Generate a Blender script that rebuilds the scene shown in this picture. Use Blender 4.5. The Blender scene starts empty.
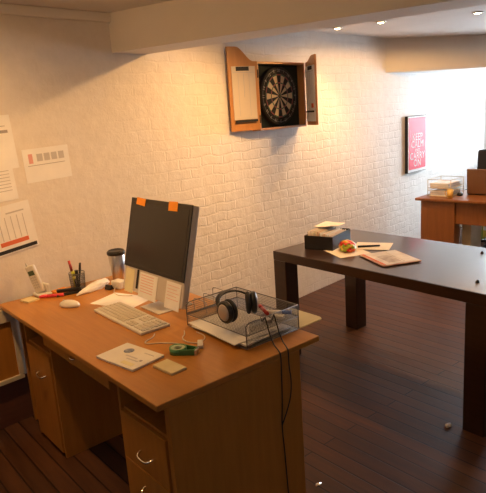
import bpy, bmesh, math, random
from mathutils import Vector, Matrix, Euler
random.seed(7)
R = math.radians
S = bpy.context.scene
C = S.collection

# ------------------------------------------------------------------ helpers
class MB:
    """collects shapes into one bmesh"""
    def __init__(s): s.bm = bmesh.new()
    def _fin(s, vs, mi, M=None, smooth=False):
        if M is not None: bmesh.ops.transform(s.bm, matrix=M, verts=vs)
        fs = set(f for v in vs for f in v.link_faces)
        for f in fs: f.material_index = mi; f.smooth = smooth
        return vs
    def box(s, x0, x1, y0, y1, z0, z1, bev=0, mi=0, M=None, seg=2):
        r = bmesh.ops.create_cube(s.bm, size=1)['verts']
        for v in r:
            v.co = Vector(((x0+x1)/2+v.co.x*abs(x1-x0), (y0+y1)/2+v.co.y*abs(y1-y0), (z0+z1)/2+v.co.z*abs(z1-z0)))
        if bev:
            es = list(set(e for v in r for e in v.link_edges))
            fs0 = set(s.bm.faces)
            o = bmesh.ops.bevel(s.bm, geom=es, offset=bev, segments=seg, affect='EDGES', profile=.5)
            vs = set(v for f in o['faces'] for v in f.verts)
            for v in list(vs):
                for f in v.link_faces: vs.update(f.verts)
            r = list(vs)
        return s._fin(r, mi, M)
    def cyl(s, p0, p1, r0, r1=None, n=20, mi=0, caps=True, M=None, smooth=True):
        p0, p1 = Vector(p0), Vector(p1); r1 = r0 if r1 is None else r1
        d = p1-p0; q = d.to_track_quat('Z', 'Y').to_matrix()
        a, b = [], []
        for i in range(n):
            t = 2*math.pi*i/n; e = q @ Vector((math.cos(t), math.sin(t), 0))
            a.append(s.bm.verts.new(p0+e*r0)); b.append(s.bm.verts.new(p1+e*r1))
        fs = []
        for i in range(n):
            f = s.bm.faces.new((a[i], a[(i+1)%n], b[(i+1)%n], b[i])); f.smooth = smooth; fs.append(f)
        if caps:
            fs.append(s.bm.faces.new(a[::-1])); fs.append(s.bm.faces.new(b))
        for f in fs: f.material_index = mi
        if M is not None: bmesh.ops.transform(s.bm, matrix=M, verts=a+b)
    def lathe(s, prof, n=28, mi=0, M=None, close=True):
        rings = []; allv = []
        for r, z in prof:
            ring = [s.bm.verts.new((max(r, 1e-5)*math.cos(2*math.pi*i/n), max(r, 1e-5)*math.sin(2*math.pi*i/n), z)) for i in range(n)]
            rings.append(ring); allv += ring
        for a, b in zip(rings, rings[1:]):
            for i in range(n):
                f = s.bm.faces.new((a[i], a[(i+1)%n], b[(i+1)%n], b[i])); f.smooth = True; f.material_index = mi
        if close:
            for ring, rev in ((rings[0], True), (rings[-1], False)):
                f = s.bm.faces.new(ring[::-1] if rev else ring); f.material_index = mi
        if M is not None: bmesh.ops.transform(s.bm, matrix=M, verts=allv)
    def tube(s, pts, r, n=8, mi=0, M=None, smooth_path=0):
        P = [Vector(p) for p in pts]
        for _ in range(smooth_path):
            Q = [P[0]]
            for a, b in zip(P, P[1:]): Q += [a*.75+b*.25, a*.25+b*.75]
            P = Q+[P[-1]]
        rings = []; allv = []; up = Vector((0.13, .21, 1)).normalized()
        for i, p in enumerate(P):
            t = (P[min(i+1, len(P)-1)]-P[max(i-1, 0)]).normalized()
            u = up-t*up.dot(t)
            if u.length < .05: u = Vector((1, 0, 0))-t*t.x
            u.normalize(); w = t.cross(u); up = u
            ring = [s.bm.verts.new(p+(u*math.cos(2*math.pi*k/n)+w*math.sin(2*math.pi*k/n))*r) for k in range(n)]
            rings.append(ring); allv += ring
        for a, b in zip(rings, rings[1:]):
            for i in range(n):
                f = s.bm.faces.new((a[i], a[(i+1)%n], b[(i+1)%n], b[i])); f.smooth = True; f.material_index = mi
        for ring in (rings[0][::-1], rings[-1]):
            f = s.bm.faces.new(ring); f.material_index = mi
        if M is not None: bmesh.ops.transform(s.bm, matrix=M, verts=allv)
    def prism(s, poly, z0, z1, mi=0, M=None):
        a = [s.bm.verts.new((x, y, z0)) for x, y in poly]; b = [s.bm.verts.new((x, y, z1)) for x, y in poly]
        n = len(poly); fs = [s.bm.faces.new(a[::-1]), s.bm.faces.new(b)]
        for i in range(n): fs.append(s.bm.faces.new((a[i], a[(i+1)%n], b[(i+1)%n], b[i])))
        for f in fs: f.material_index = mi
        if M is not None: bmesh.ops.transform(s.bm, matrix=M, verts=a+b)
    def quad(s, pts, mi=0):
        f = s.bm.faces.new([s.bm.verts.new(p) for p in pts]); f.material_index = mi
    def build(s, name, mats, parent=None, loc=None, rot=None):
        bmesh.ops.recalc_face_normals(s.bm, faces=s.bm.faces[:])
        me = bpy.data.meshes.new(name); s.bm.to_mesh(me); s.bm.free()
        for m in (mats if isinstance(mats, (list, tuple)) else [mats]): me.materials.append(m)
        o = bpy.data.objects.new(name, me); C.objects.link(o)
        if parent: o.parent = parent
        if loc: o.location = loc
        if rot: o.rotation_euler = rot
        return o

def tag(o, label, cat, group=None, kind=None):
    o['label'] = label; o['category'] = cat
    if group: o['group'] = group
    if kind: o['kind'] = kind
    return o
def thing(name, label, cat, loc=(0, 0, 0), rz=0, group=None, rot=None):
    o = bpy.data.objects.new(name, None); C.objects.link(o); o.empty_display_size = .1
    o.location = loc; o.rotation_euler = rot or (0, 0, rz)
    return tag(o, label, cat, group)
def struct(o): o['kind'] = 'structure'; return o

def text_mesh(name, body, size, mat, parent, M, align='CENTER', extrude=.0004):
    cu = bpy.data.curves.new(name, 'FONT'); cu.body = body; cu.size = size; cu.align_x = align; cu.align_y = 'CENTER'; cu.extrude = extrude
    cu.resolution_u = 3
    to = bpy.data.objects.new('text_tmp', cu); C.objects.link(to)
    dg = bpy.context.evaluated_depsgraph_get(); dg.update()
    me = bpy.data.meshes.new_from_object(to.evaluated_get(dg))
    bpy.data.objects.remove(to); bpy.data.curves.remove(cu)
    me.name = name; me.transform(M); me.materials.clear(); me.materials.append(mat)
    o = bpy.data.objects.new(name, me); C.objects.link(o); o.parent = parent
    return o

# ------------------------------------------------------------------ materials
def mat(name, col, rough=.5, metal=0, spec=.5, coat=0, emit=None, estr=0):
    m = bpy.data.materials.new(name); m.use_nodes = True; b = m.node_tree.nodes['Principled BSDF']
    b.inputs['Base Color'].default_value = (*col, 1); b.inputs['Roughness'].default_value = rough
    b.inputs['Metallic'].default_value = metal; b.inputs['Specular IOR Level'].default_value = spec
    b.inputs['Coat Weight'].default_value = coat
    if emit: b.inputs['Emission Color'].default_value = (*emit, 1); b.inputs['Emission Strength'].default_value = estr
    return m
def N(m, t, **kw):
    n = m.node_tree.nodes.new(t)
    for k, v in kw.items():
        if k in n.inputs.keys(): n.inputs[k].default_value = v
        else: setattr(n, k, v)
    return n
def L(m, a, b): m.node_tree.links.new(a, b)
def bsdf(m): return m.node_tree.nodes['Principled BSDF']
def coords(m, scale=(1, 1, 1), rot=(0, 0, 0)):
    t = N(m, 'ShaderNodeTexCoord'); mp = N(m, 'ShaderNodeMapping')
    mp.inputs['Scale'].default_value = scale; mp.inputs['Rotation'].default_value = rot
    L(m, t.outputs['Object'], mp.inputs['Vector']); return mp.outputs['Vector']
def ramp(m, fac, stops):
    r = N(m, 'ShaderNodeValToRGB'); e = r.color_ramp.elements
    while len(e) < len(stops): e.new(.5)
    for k, (p, c) in zip(e, stops): k.position = p; k.color = (*c, 1)
    L(m, fac, r.inputs['Fac']); return r.outputs['Color']
def wood(name, c0, c1, scale, rough=.4, coat=0, bump=.05):
    m = mat(name, c0, rough, coat=coat)
    v = coords(m, scale); n = N(m, 'ShaderNodeTexNoise', Scale=1.0, Detail=6.0, Roughness=.6); L(m, v, n.inputs['Vector'])
    L(m, ramp(m, n.outputs['Fac'], [(.3, c0), (.7, c1)]), bsdf(m).inputs['Base Color'])
    bp = N(m, 'ShaderNodeBump', Strength=bump, Distance=.002); L(m, n.outputs['Fac'], bp.inputs['Height']); L(m, bp.outputs['Normal'], bsdf(m).inputs['Normal'])
    return m
def mottled(name, c0, c1, scale=20, rough=.5, metal=0, stops=(.35, .65), bump=0):
    m = mat(name, c0, rough, metal)
    n = N(m, 'ShaderNodeTexNoise', Scale=scale, Detail=4.0); L(m, coords(m), n.inputs['Vector'])
    L(m, ramp(m, n.outputs['Fac'], [(stops[0], c0), (stops[1], c1)]), bsdf(m).inputs['Base Color'])
    if bump:
        bp = N(m, 'ShaderNodeBump', Strength=bump, Distance=.004); L(m, n.outputs['Fac'], bp.inputs['Height']); L(m, bp.outputs['Normal'], bsdf(m).inputs['Normal'])
    return m

BEECH0, BEECH1 = (.42, .172, .026), (.50, .215, .036)
M_top = wood('beech_top', BEECH0, BEECH1, (60, 4, 60), .38, .15)
M_pan = wood('beech_panel', BEECH0, BEECH1, (40, 40, 3), .42)
M_oak = wood('oak_cabinet', (.50, .22, .07), (.58, .27, .09), (40, 40, 4), .4)
M_fd = wood('cherry_desk', (.22, .078, .020), (.28, .105, .028), (30, 30, 4), .4)
M_dark = wood('dark_stained_wood', (.024, .010, .007), (.038, .015, .010), (50, 4, 50), .3, .25, .04)
M_white = mat('white_plastic', (.72, .70, .66), .4)
M_alu = mat('aluminium', (.62, .58, .54), .45, .35)
M_alum = mat('matte_aluminium', (.62, .60, .57), .5, .3)
M_blk = mat('black_plastic', (.012, .012, .013), .35)
M_blkm = mat('matte_black', (.016, .016, .018), .7)
M_chrome = mat('chrome', (.78, .77, .75), .18, 1)
M_steel = mat('steel', (.62, .60, .58), .28, 1)
M_wire = mat('grey_wire', (.20, .20, .21), .4, .7)
M_screen = mat('dark_screen', (.012, .010, .009), .22, spec=.5)
M_paper = mottled('white_paper', (.80, .79, .785), (.86, .85, .84), 8, .8)
M_cream = mottled('cream_paper', (.77, .70, .60), (.82, .76, .67), 8, .8)
M_ink = mat('grey_ink', (.34, .31, .32), .8)
M_lightink = mat('light_grey_ink', (.52, .50, .50), .8)
M_pinkink = mat('pink_ink', (.72, .36, .33), .8)
M_redink = mat('orange_red_ink', (.70, .16, .07), .8)
M_yel = mottled('yellow_paper', (.72, .66, .40), (.78, .72, .47), 10, .8)
M_pale = mottled('pale_yellow_paper', (.68, .58, .34), (.76, .66, .42), 10, .8)
M_orange = mat('orange_paper', (.85, .30, .02), .7)
M_pink = mat('pink_plastic', (.85, .07, .10), .4)
M_red = mat('red_plastic', (.50, .03, .03), .4)
M_blue = mat('blue_plastic', (.05, .09, .35), .4)
M_green = mat('green_plastic', (.06, .22, .08), .3)
M_clear = mat('clear_green_plastic', (.45, .55, .38), .25)
M_cable_w = mat('white_cable', (.66, .60, .52), .5)
M_rubber = mat('black_rubber', (.014, .013, .013), .55)
M_creamframe = mottled('cream_paint', (.70, .62, .48), (.76, .68, .54), 5, .6)
M_palepl = mat('pale_yellow_plastic', (.55, .48, .26), .4)
M_silverpad = mat('champagne_silver', (.50, .43, .37), .4, .3)

# painted brick wall
M_wall = mat('painted_brick', (.80, .765, .72), .72)
def wall_nodes(m):
    t = N(m, 'ShaderNodeTexCoord'); sx = N(m, 'ShaderNodeSeparateXYZ'); L(m, t.outputs['Object'], sx.inputs[0])
    cb = N(m, 'ShaderNodeCombineXYZ'); L(m, sx.outputs['X'], cb.inputs['X']); L(m, sx.outputs['Z'], cb.inputs['Y'])
    n1 = N(m, 'ShaderNodeTexNoise', Scale=6.5, Detail=5.0, Roughness=.6); L(m, t.outputs['Object'], n1.inputs['Vector'])
    sub = N(m, 'ShaderNodeVectorMath', operation='SUBTRACT'); L(m, n1.outputs['Color'], sub.inputs[0]); sub.inputs[1].default_value = (.5, .5, .5)
    sc = N(m, 'ShaderNodeVectorMath', operation='SCALE'); L(m, sub.outputs[0], sc.inputs[0]); sc.inputs['Scale'].default_value = .06
    ad = N(m, 'ShaderNodeVectorMath', operation='ADD'); L(m, cb.outputs[0], ad.inputs[0]); L(m, sc.outputs[0], ad.inputs[1])
    br = N(m, 'ShaderNodeTexBrick', Scale=1.0); br.inputs['Brick Width'].default_value = .215; br.inputs['Row Height'].default_value = .073
    br.inputs['Mortar Size'].default_value = .008; br.inputs['Mortar Smooth'].default_value = .6
    br.inputs['Color1'].default_value = (1, 1, 1, 1); br.inputs['Color2'].default_value = (.62, .62, .62, 1); br.inputs['Mortar'].default_value = (.2, .2, .2, 1)
    L(m, ad.outputs[0], br.inputs['Vector'])
    # plastered to the left, bare painted brick to the right
    mr = N(m, 'ShaderNodeMapRange'); mr.inputs['From Min'].default_value = .9; mr.inputs['From Max'].default_value = 1.9; mr.inputs['To Min'].default_value = .10; mr.inputs['To Max'].default_value = 1
    L(m, sx.outputs['X'], mr.inputs['Value'])
    n2 = N(m, 'ShaderNodeTexNoise', Scale=11.0, Detail=5.0, Roughness=.65); L(m, t.outputs['Object'], n2.inputs['Vector'])
    n3 = N(m, 'ShaderNodeTexNoise', Scale=2.6, Detail=3.0); L(m, t.outputs['Object'], n3.inputs['Vector'])
    pm = N(m, 'ShaderNodeMapRange'); pm.inputs['From Min'].default_value = .38; pm.inputs['From Max'].default_value = .62; pm.inputs['To Min'].default_value = .12; pm.inputs['To Max'].default_value = 1
    L(m, n3.outputs['Fac'], pm.inputs['Value'])
    mu = N(m, 'ShaderNodeMath', operation='MULTIPLY'); L(m, br.outputs['Color'], mu.inputs[0]); L(m, mr.outputs[0], mu.inputs[1])
    mu2 = N(m, 'ShaderNodeMath', operation='MULTIPLY'); L(m, mu.outputs[0], mu2.inputs[0]); L(m, pm.outputs[0], mu2.inputs[1])
    a2 = N(m, 'ShaderNodeMath', operation='MULTIPLY_ADD'); L(m, n2.outputs['Fac'], a2.inputs[0]); a2.inputs[1].default_value = 1.0; L(m, mu2.outputs[0], a2.inputs[2])
    bp = N(m, 'ShaderNodeBump', Strength=.4, Distance=.012); L(m, a2.outputs[0], bp.inputs['Height']); L(m, bp.outputs['Normal'], bsdf(m).inputs['Normal'])
    L(m, ramp(m, n2.outputs['Fac'], [(.3, (.70, .65, .60)), (.7, (.77, .72, .67))]), bsdf(m).inputs['Base Color'])
wall_nodes(M_wall)
M_plaster = mottled('painted_plaster', (.72, .68, .63), (.76, .72, .67), 3, .75, bump=.1)
M_ceil = mottled('ceiling_paint', (.66, .63, .60), (.70, .67, .64), 3, .8)
M_skirt = wood('dark_skirting', (.10, .034, .018), (.14, .05, .026), (4, 40, 40), .5)

FA = R(-6.0)
M_floor = mat('dark_floorboards', (.1, .04, .02), .42, spec=.3)
def floor_nodes(m):
    v = coords(m, (1, 1, 1), (0, 0, R(90)+R(6)))
    br = N(m, 'ShaderNodeTexBrick', Scale=1.0, offset=.37); br.inputs['Brick Width'].default_value = 2.3; br.inputs['Row Height'].default_value = .088
    br.inputs['Mortar Size'].default_value = .0045; br.inputs['Mortar Smooth'].default_value = .4
    br.inputs['Color1'].default_value = (.110, .046, .021, 1); br.inputs['Color2'].default_value = (.074, .031, .014, 1); br.inputs['Mortar'].default_value = (.020, .008, .005, 1)
    L(m, v, br.inputs['Vector'])
    mp = N(m, 'ShaderNodeMapping'); mp.inputs['Scale'].default_value = (1.5, 16, 1); L(m, v, mp.inputs['Vector'])
    n = N(m, 'ShaderNodeTexNoise', Scale=1.5, Detail=6.0, Roughness=.65); L(m, mp.outputs[0], n.inputs['Vector'])
    mx = N(m, 'ShaderNodeMix', data_type='RGBA', blend_type='MULTIPLY'); mx.inputs[0].default_value = 1
    L(m, br.outputs['Color'], mx.inputs[6]); L(m, ramp(m, n.outputs['Fac'], [(.3, (.55, .5, .5)), (.7, (1.2, 1.15, 1.1))]), mx.inputs[7])
    L(m, mx.outputs[2], bsdf(m).inputs['Base Color'])
    L(m, ramp(m, n.outputs['Fac'], [(.3, (.42, .42, .42)), (.7, (.6, .6, .6))]), bsdf(m).inputs['Roughness'])
    a = N(m, 'ShaderNodeMath', operation='MULTIPLY_ADD'); L(m, n.outputs['Fac'], a.inputs[0]); a.inputs[1].default_value = .35
    inv = N(m, 'ShaderNodeMath', operation='SUBTRACT'); inv.inputs[0].default_value = 1; L(m, br.outputs['Fac'], inv.inputs[1]); L(m, inv.outputs[0], a.inputs[2])
    bp = N(m, 'ShaderNodeBump', Strength=.4, Distance=.003); L(m, a.outputs[0], bp.inputs['Height']); L(m, bp.outputs['Normal'], bsdf(m).inputs['Normal'])
floor_nodes(M_floor)

M_glass = bpy.data.materials.new('window_glass'); M_glass.use_nodes = True
nt = M_glass.node_tree; nt.nodes.remove(nt.nodes['Principled BSDF'])
tr = nt.nodes.new('ShaderNodeBsdfTransparent'); gl = nt.nodes.new('ShaderNodeBsdfGlossy'); gl.inputs['Roughness'].default_value = .02
fr = nt.nodes.new('ShaderNodeFresnel'); fr.inputs['IOR'].default_value = 1.45; mxs = nt.nodes.new('ShaderNodeMixShader')
nt.links.new(fr.outputs[0], mxs.inputs[0]); nt.links.new(tr.outputs[0], mxs.inputs[1]); nt.links.new(gl.outputs[0], mxs.inputs[2])
nt.links.new(mxs.outputs[0], nt.nodes['Material Output'].inputs['Surface'])

# ------------------------------------------------------------------ setting
CZ = 2.32; XR = 7.0; XL = -3.0; YF = -5.2
b = MB(); b.box(XL-.1, XR+.1, YF-.1, .1, -.1, 0); struct(b.build('floor', M_floor))
b = MB(); b.box(XL-.1, XR+.1, YF-.1, .1, CZ, CZ+.1); struct(b.build('ceiling', M_ceil))
b = MB(); b.box(XL-.1, XR+.1, 0, .1, 0, CZ); struct(b.build('wall_back', M_wall))
b = MB(); b.box(XL-.1, XL, YF, 0, 0, CZ); struct(b.build('wall_left', M_plaster))
b = MB(); b.box(XL-.1, XR+.1, YF-.1, YF, 0, CZ); struct(b.build('wall_front', M_plaster))
WY0, WY1, WZ0, WZ1 = -1.75, -.06, .80, 2.04
b = MB()
b.box(XR, XR+.1, YF, WY0, 0, CZ); b.box(XR, XR+.1, WY1, 0, 0, CZ); b.box(XR, XR+.1, WY0, WY1, 0, WZ0); b.box(XR, XR+.1, WY0, WY1, WZ1, CZ)
struct(b.build('wall_right', M_plaster))
win = struct(bpy.data.objects.new('window_1', None)); C.objects.link(win)
b = MB()
for y0, y1, z0, z1 in ((WY0, WY1, WZ0, WZ0+.05), (WY0, WY1, WZ1-.05, WZ1), (WY0, WY0+.05, WZ0+.05, WZ1-.05), (WY1-.05, WY1, WZ0+.05, WZ1-.05), (-.92, -.88, WZ0+.05, WZ1-.05)):
    b.box(XR+.03, XR+.08, y0, y1, z0, z1)
b.build('window_frame', M_white, win)
b = MB(); b.box(XR+.05, XR+.056, WY0+.05, WY1-.05, WZ0+.05, WZ1-.05); b.build('pane', M_glass, win)
b = MB(); b.box(XR-.06, XR+.03, WY0-.03, WY1+.03, WZ0-.03, WZ0, .004); b.build('window_sill', M_white, win)

# beams: boxed, running from the back wall into the room
def beam(name, pts, z0, m):
    b = MB(); b.prism(pts, z0, CZ); return struct(b.build(name, m))
beam('trim_1', [(.945, 0), (1.215, 0), (2.44, -5.2), (2.15, -5.2)], 2.09, M_plaster)
beam('trim_2', [(4.25, 0), (7.0, -1.7), (7.0, 0)], 1.985, M_plaster)
b = MB(); b.box(XL, .95, -.025, 0, 2.265, CZ, .006); struct(b.build('trim_3', M_plaster))
b = MB(); b.box(XL, .30, -.012, 0, 0, .27, .004); struct(b.build('baseboard_back', M_skirt))

# ------------------------------------------------------------------ ceiling spotlights
M_lens = mat('lamp_lens', (1, .9, .7), .3, emit=(1, .72, .38), estr=25)
def downlight(x, y, label, power, aim, size=1.7, blend=.7, group='ceiling spotlights'):
    t = thing('ceiling_spotlight', label, 'light', (x, y, CZ), 0, group)
    b = MB(); b.lathe([(.028, -.001), (.042, -.001), (.044, -.006), (.030, -.010), (.028, -.001)], 24, close=False); b.build('trim_ring', M_alum, t)
    b = MB(); b.lathe([(.0, -.016), (.014, -.014), (.024, -.008), (.027, -.001), (0, -.001)], 20); b.build('lamp_lens', M_lens, t)
    li = bpy.data.lights.new('spot', 'SPOT'); li.energy = power; li.color = WARM; li.spot_size = size; li.spot_blend = blend; li.shadow_soft_size = .03
    o = bpy.data.objects.new('lamp_beam', li); C.objects.link(o); o.parent = t; o.location = (0, 0, -.03)
    d = Vector(aim)-Vector((x, y, CZ-.03)); o.rotation_euler = d.to_track_quat('-Z', 'Y').to_euler()
    return t
WARM = (1, .535, .185)
downlight(1.98, -1.0, 'ceiling spotlight behind the near beam, washing the wall above the computer', 105, (1.05, 0, .9), 1.9, 1)
downlight(3.03, -.25, 'small lit ceiling spotlight closest to the brick wall', 14, (3.0, -.5, 0), 2.0, .9)
downlight(3.13, -.60, 'small lit ceiling spotlight, middle of the three beyond the near beam', 50, (3.0, -.2, .2), 1.9, .9)
downlight(3.52, -1.22, 'ceiling spotlight at the right edge of the photo, farthest from the brick wall', 75, (3.52, -1.22, 0), 3.1, .15)
downlight(.15, -1.15, 'unseen ceiling spotlight added as warm fill above the near desk', 12, (.35, -.75, .7), 2.2, 1)  # added fill lamp out of view, lifts the warm light on the desk
downlight(-.45, -.75, 'ceiling spotlight above the papers on the wall at left', 58, (-.1, -.1, 0.8), 2.3, 1)
downlight(-1.3, -1.3, 'unseen ceiling spotlight added left of the desk to brighten the near beam', 42, (.95, -1.0, 2.15), 1.7, 1)  # added out of view, stands in for bounce light on the near beam

downlight(2.0, -1.95, 'unseen ceiling spotlight added to warm the floor and the dark table', 36, (1.9, -2.0, 0), 2.4, 1)  # added out of view to put warm light on the floor at right
# ------------------------------------------------------------------ near desk
DA = R(-5.91); DO = Vector((0, -.0175, 0)); DR = Matrix.Rotation(DA, 4, 'Z'); TZ = .73
def dk(x, y, z=TZ): return DO+DR @ Vector((x, y, z))
desk = thing('desk', 'orange beech office desk with drawer pedestals at both ends, nearest the camera', 'desk', DO, DA)
DL, DD = 1.655, .811
b = MB(); b.box(0, DD, -DL, 0, .705, TZ, .004); b.build('desktop', M_top, desk)
b = MB(); b.box(.045, .69, -1.652, -1.63, 0, .704, .002); b.build('end_panel', M_pan, desk)
b = MB(); b.box(.082, .69, -.05, -.028, 0, .704, .002); b.build('end_panel', M_pan, desk)
b = MB(); b.box(.67, .69, -1.629, -.051, .28, .704, .002); b.build('modesty_panel', M_pan, desk)
def handle(b, x, y, z):
    b.tube([(x, y-.044, z+.004), (x-.016, y-.040, z), (x-.024, y-.03, z-.006), (x-.026, y, z-.008), (x-.024, y+.03, z-.006), (x-.016, y+.040, z), (x, y+.044, z+.004)], .005, 8, smooth_path=2)
def pedestal(y0, y1, splits, hy):
    t = .018
    b = MB(); b.box(.052, .66, y1-t, y1, .0, .704, .0015); b.box(.052, .66, y0, y0+t, 0, .704, .0015)
    b.box(.064, .66, y0+t, y1-t, .0, .045); b.box(.064, .66, y0+t, y1-t, .548, .564); b.box(.64, .655, y0+t, y1-t, .045, .704)
    b.build('pedestal', M_pan, desk)
    for z0, z1 in splits:
        b = MB(); b.box(.044, .063, y0+t+.003, y1-t-.003, z0, z1, .002); b.box(.064, .6, y0+t+.012, y1-t-.012, z0+.02, z1-.03)
        d = b.build('drawer', M_pan, desk)
        b = MB(); handle(b, .044, hy, .43 if z1 > .5 else z1-.075); b.build('handle', M_chrome, d)
pedestal(-.565, -.205, [(.025, .556)], -.425)
pedestal(-1.628, -1.255, [(.35, .556), (.03, .345)], -1.46)
b = MB(); b.box(.022, .045, -1.253, -.568, .640, .704, .002); b.box(.046, .45, -1.24, -.58, .660, .675); d = b.build('pencil_drawer', M_pan, desk)
b = MB(); b.tube([(.022, -.94, .678), (.012, -.937, .676), (.011, -.92, .675), (.012, -.903, .676), (.022, -.90, .678)], .003, 6, smooth_path=1); b.build('handle', M_chrome, d)

# wall hatch left of the desk
h = thing('wall_hatch', 'cream framed wood panel box on the wall left of the desk', 'hatch', (0, 0, 0))
b = MB()
b.box(-.9, .066, -.055, 0, .625, .70, .003); b.box(-.9, .066, -.055, 0, .272, .297, .003); b.box(.040, .066, -.055, 0, .297, .625, .002); b.box(-.9, -.87, -.055, 0, .297, .625, .002)
b.build('frame', M_creamframe, h)
b = MB(); b.box(-.87, .040, -.040, 0, .297, .625); b.build('panel', M_pan, h)

# ------------------------------------------------------------------ all-in-one computer
comp = thing('desktop_computer', 'silver all-in-one desktop computer with black screen standing on the near desk', 'computer', dk(.586, -.782), DA)
tilt = R(14.4); zc = 1.095-TZ; W, H, CH = .565, .367, .126
T = Matrix.Translation((0, 0, zc)) @ Matrix.Rotation(tilt, 4, 'Y')      # local: face looks along -x
b = MB(); b.box(.002, .040, -W/2-.002, W/2+.002, -H/2-CH, H/2+.002, .009, M=T, seg=3); body = b.build('case', M_alu, comp)
b = MB(); b.box(-.003, .0015, -W/2, W/2, -H/2, H/2, .0012, M=T); bz = b.build('bezel', M_blk, comp)
b = MB(); b.box(-.0042, -.0032, -W/2+.022, W/2-.022, -H/2+.022, H/2-.022, M=T); b.build('screen', M_screen, comp)
b = MB(); b.box(-.092, .115, -.10, .082, 0, .006, .003); b.build('stand_foot', M_alum, comp)
b = MB(); b.box(.095, .103, -.07, .07, .006, .30, .003); b.box(.045, .100, -.055, .055, .27, .285, .003); b.build('stand_neck', M_alum, comp)
# rear of the neck meets the case
CM = DR.copy(); CM.translation = dk(.586, -.782); CMT = CM @ T
def on_screen(name, label, cat, y, z, w, hgt, mats, marks=(), rz=0, group=None, x=-.0052, th=.0012):
    o = thing(name, label, cat, (0, 0, 0), 0, group) if False else None
    b = MB(); b.box(-th, 0, -w/2, w/2, -hgt/2, hgt/2)
    for (my0, my1, mz0, mz1, mi) in marks: b.box(-th-.0004, -th, -my1, -my0, mz0, mz1, mi=mi)
    o = b.build(name, mats)
    o.matrix_world = CMT @ Matrix.Translation((x, y, z)) @ Matrix.Rotation(rz, 4, 'X')
    return tag(o, label, cat, group)
on_screen('sticky_note', 'orange sticky note on the top left of the computer screen', 'sticky note', .178, H/2-.017, .088, .038, M_orange, rz=R(4), group='orange notes on the screen')
on_screen('sticky_note', 'orange sticky note on the top right of the computer screen', 'sticky note', -.125, H/2-.018, .078, .046, M_orange, rz=R(-2), group='orange notes on the screen')
cz = -H/2-CH/2
on_screen('note_sheet', 'pale yellow note stuck at the left end below the screen', 'note', .215, cz-.010, .085, .125, M_yel, x=.0012)
lines = [(-.07, .05, .05-.014*i, .053-.014*i, 1) for i in range(7)]
on_screen('note_sheet', 'white sheet with pink lines stuck to the middle below the screen', 'note', .03, cz-.012, .17, .128, [M_paper, M_pinkink], lines, x=.0012)
on_screen('note_sheet', 'white sheet with faint pink lines stuck at the right end below the screen', 'note', -.20, cz-.014, .125, .130, [M_paper, M_pinkink], [(-.05, .05-.02*(i % 2), .046-.016*i, .048-.016*i, 1) for i in range(5)], x=.0012)
on_screen('black_strip', 'narrow black strip between the notes below the screen', 'strip', .135, cz+.01, .014, .10, M_blkm, x=.0012, th=.004)

# ------------------------------------------------------------------ paper helpers
def sheet(name, label, cat, w, hgt, mats, marks=(), M=None, th=.0012, group=None, curl=0):
    """flat sheet in local x (w) / y (h), printed marks in other slots"""
    b = MB(); n = 8
    if curl:
        grid = []
        for i in range(n+1):
            row = []
            for j in range(n+1):
                u, v = i/n-.5, j/n-.5
                z = curl*max(0, abs(u+v)-.45)*.9+curl*.12*math.sin(5*u+3*v)+curl*.12
                row.append((u*w, v*hgt, z))
            grid.append(row)
        vt = [[b.bm.verts.new(p) for p in r] for r in grid]; vb = [[b.bm.verts.new((p[0], p[1], p[2]+th)) for p in r] for r in grid]
        for i in range(n):
            for j in range(n):
                b.bm.faces.new((vt[i][j], vt[i][j+1], vt[i+1][j+1], vt[i+1][j])); b.bm.faces.new((vb[i][j], vb[i+1][j], vb[i+1][j+1], vb[i][j+1]))
        for i in range(n):
            for a0, a1, c0, c1 in ((vt[i][0], vt[i+1][0], vb[i][0], vb[i+1][0]), (vt[i+1][n], vt[i][n], vb[i+1][n], vb[i][n]), (vt[0][i+1], vt[0][i], vb[0][i+1], vb[0][i]), (vt[n][i], vt[n][i+1], vb[n][i], vb[n][i+1])):
                b.bm.faces.new((a0, a1, c1, c0))
    else:
        b.box(-w/2, w/2, -hgt/2, hgt/2, 0, th)
    for (x0, x1, y0, y1, mi) in marks: b.box(x0, x1, y0, y1, th, th+.0005, mi=mi)
    o = b.build(name, mats)
    if M is not None: o.matrix_world = M
    return tag(o, label, cat, group)
def DM(x, y, z=TZ, rz=0): return Matrix.Translation(dk(x, y, z)) @ Matrix.Rotation(DA+rz, 4, 'Z')
def WM(x, z, y=-.0006, roll=0): return Matrix.Translation((x, y, z)) @ Matrix.Rotation(R(90), 4, 'X') @ Matrix.Rotation(roll, 4, 'Z')

# wall papers
lines = [(-.105+.045*i, -.07+.045*i, .02, .062, 1) for i in range(5)]+[(-.12, .11, -.002, .001, 2)]
lines[0] = (-.11, -.085, .012, .066, 3)
sheet('wall_paper_sheet', 'landscape white sheet with a row of printed blocks pinned alone on the wall', 'paper', .285, .188, [M_paper, M_lightink, M_ink, M_pinkink], lines, WM(.418, 1.464, roll=R(2)))
sheet('wall_paper_sheet', 'topmost white sheet on the wall at the left edge with a dark heading', 'paper', .21, .29, [M_paper, M_ink, M_lightink], [(.02, .08, .05, .066, 1), (.03, .07, .085, .09, 2)], WM(.135, 1.60, roll=R(3)))
sheet('wall_paper_sheet', 'white sheet of fine text on the wall, below the topmost one at left', 'paper', .21, .20, [M_paper, M_lightink], [(-.08, .08, .06-.018*i, .064-.018*i, 1) for i in range(7)], WM(.105, 1.385, y=-.0024, roll=R(3)))
mk = [(-.02, .085, .085, .093, 2)]+[(-.07+.035*i, -.066+.035*i, -.06, .07, 2) for i in range(5)]+[(-.09, .075, -.088, -.064, 1), (-.125, .115, -.128, -.108, 3)]
sheet('wall_calendar_sheet', 'white chart with an orange band and black foot, lowest on the wall at left', 'chart', .25, .27, [M_paper, M_redink, M_lightink, M_blkm], mk, WM(.155, 1.13, y=-.004, roll=R(6)))

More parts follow.
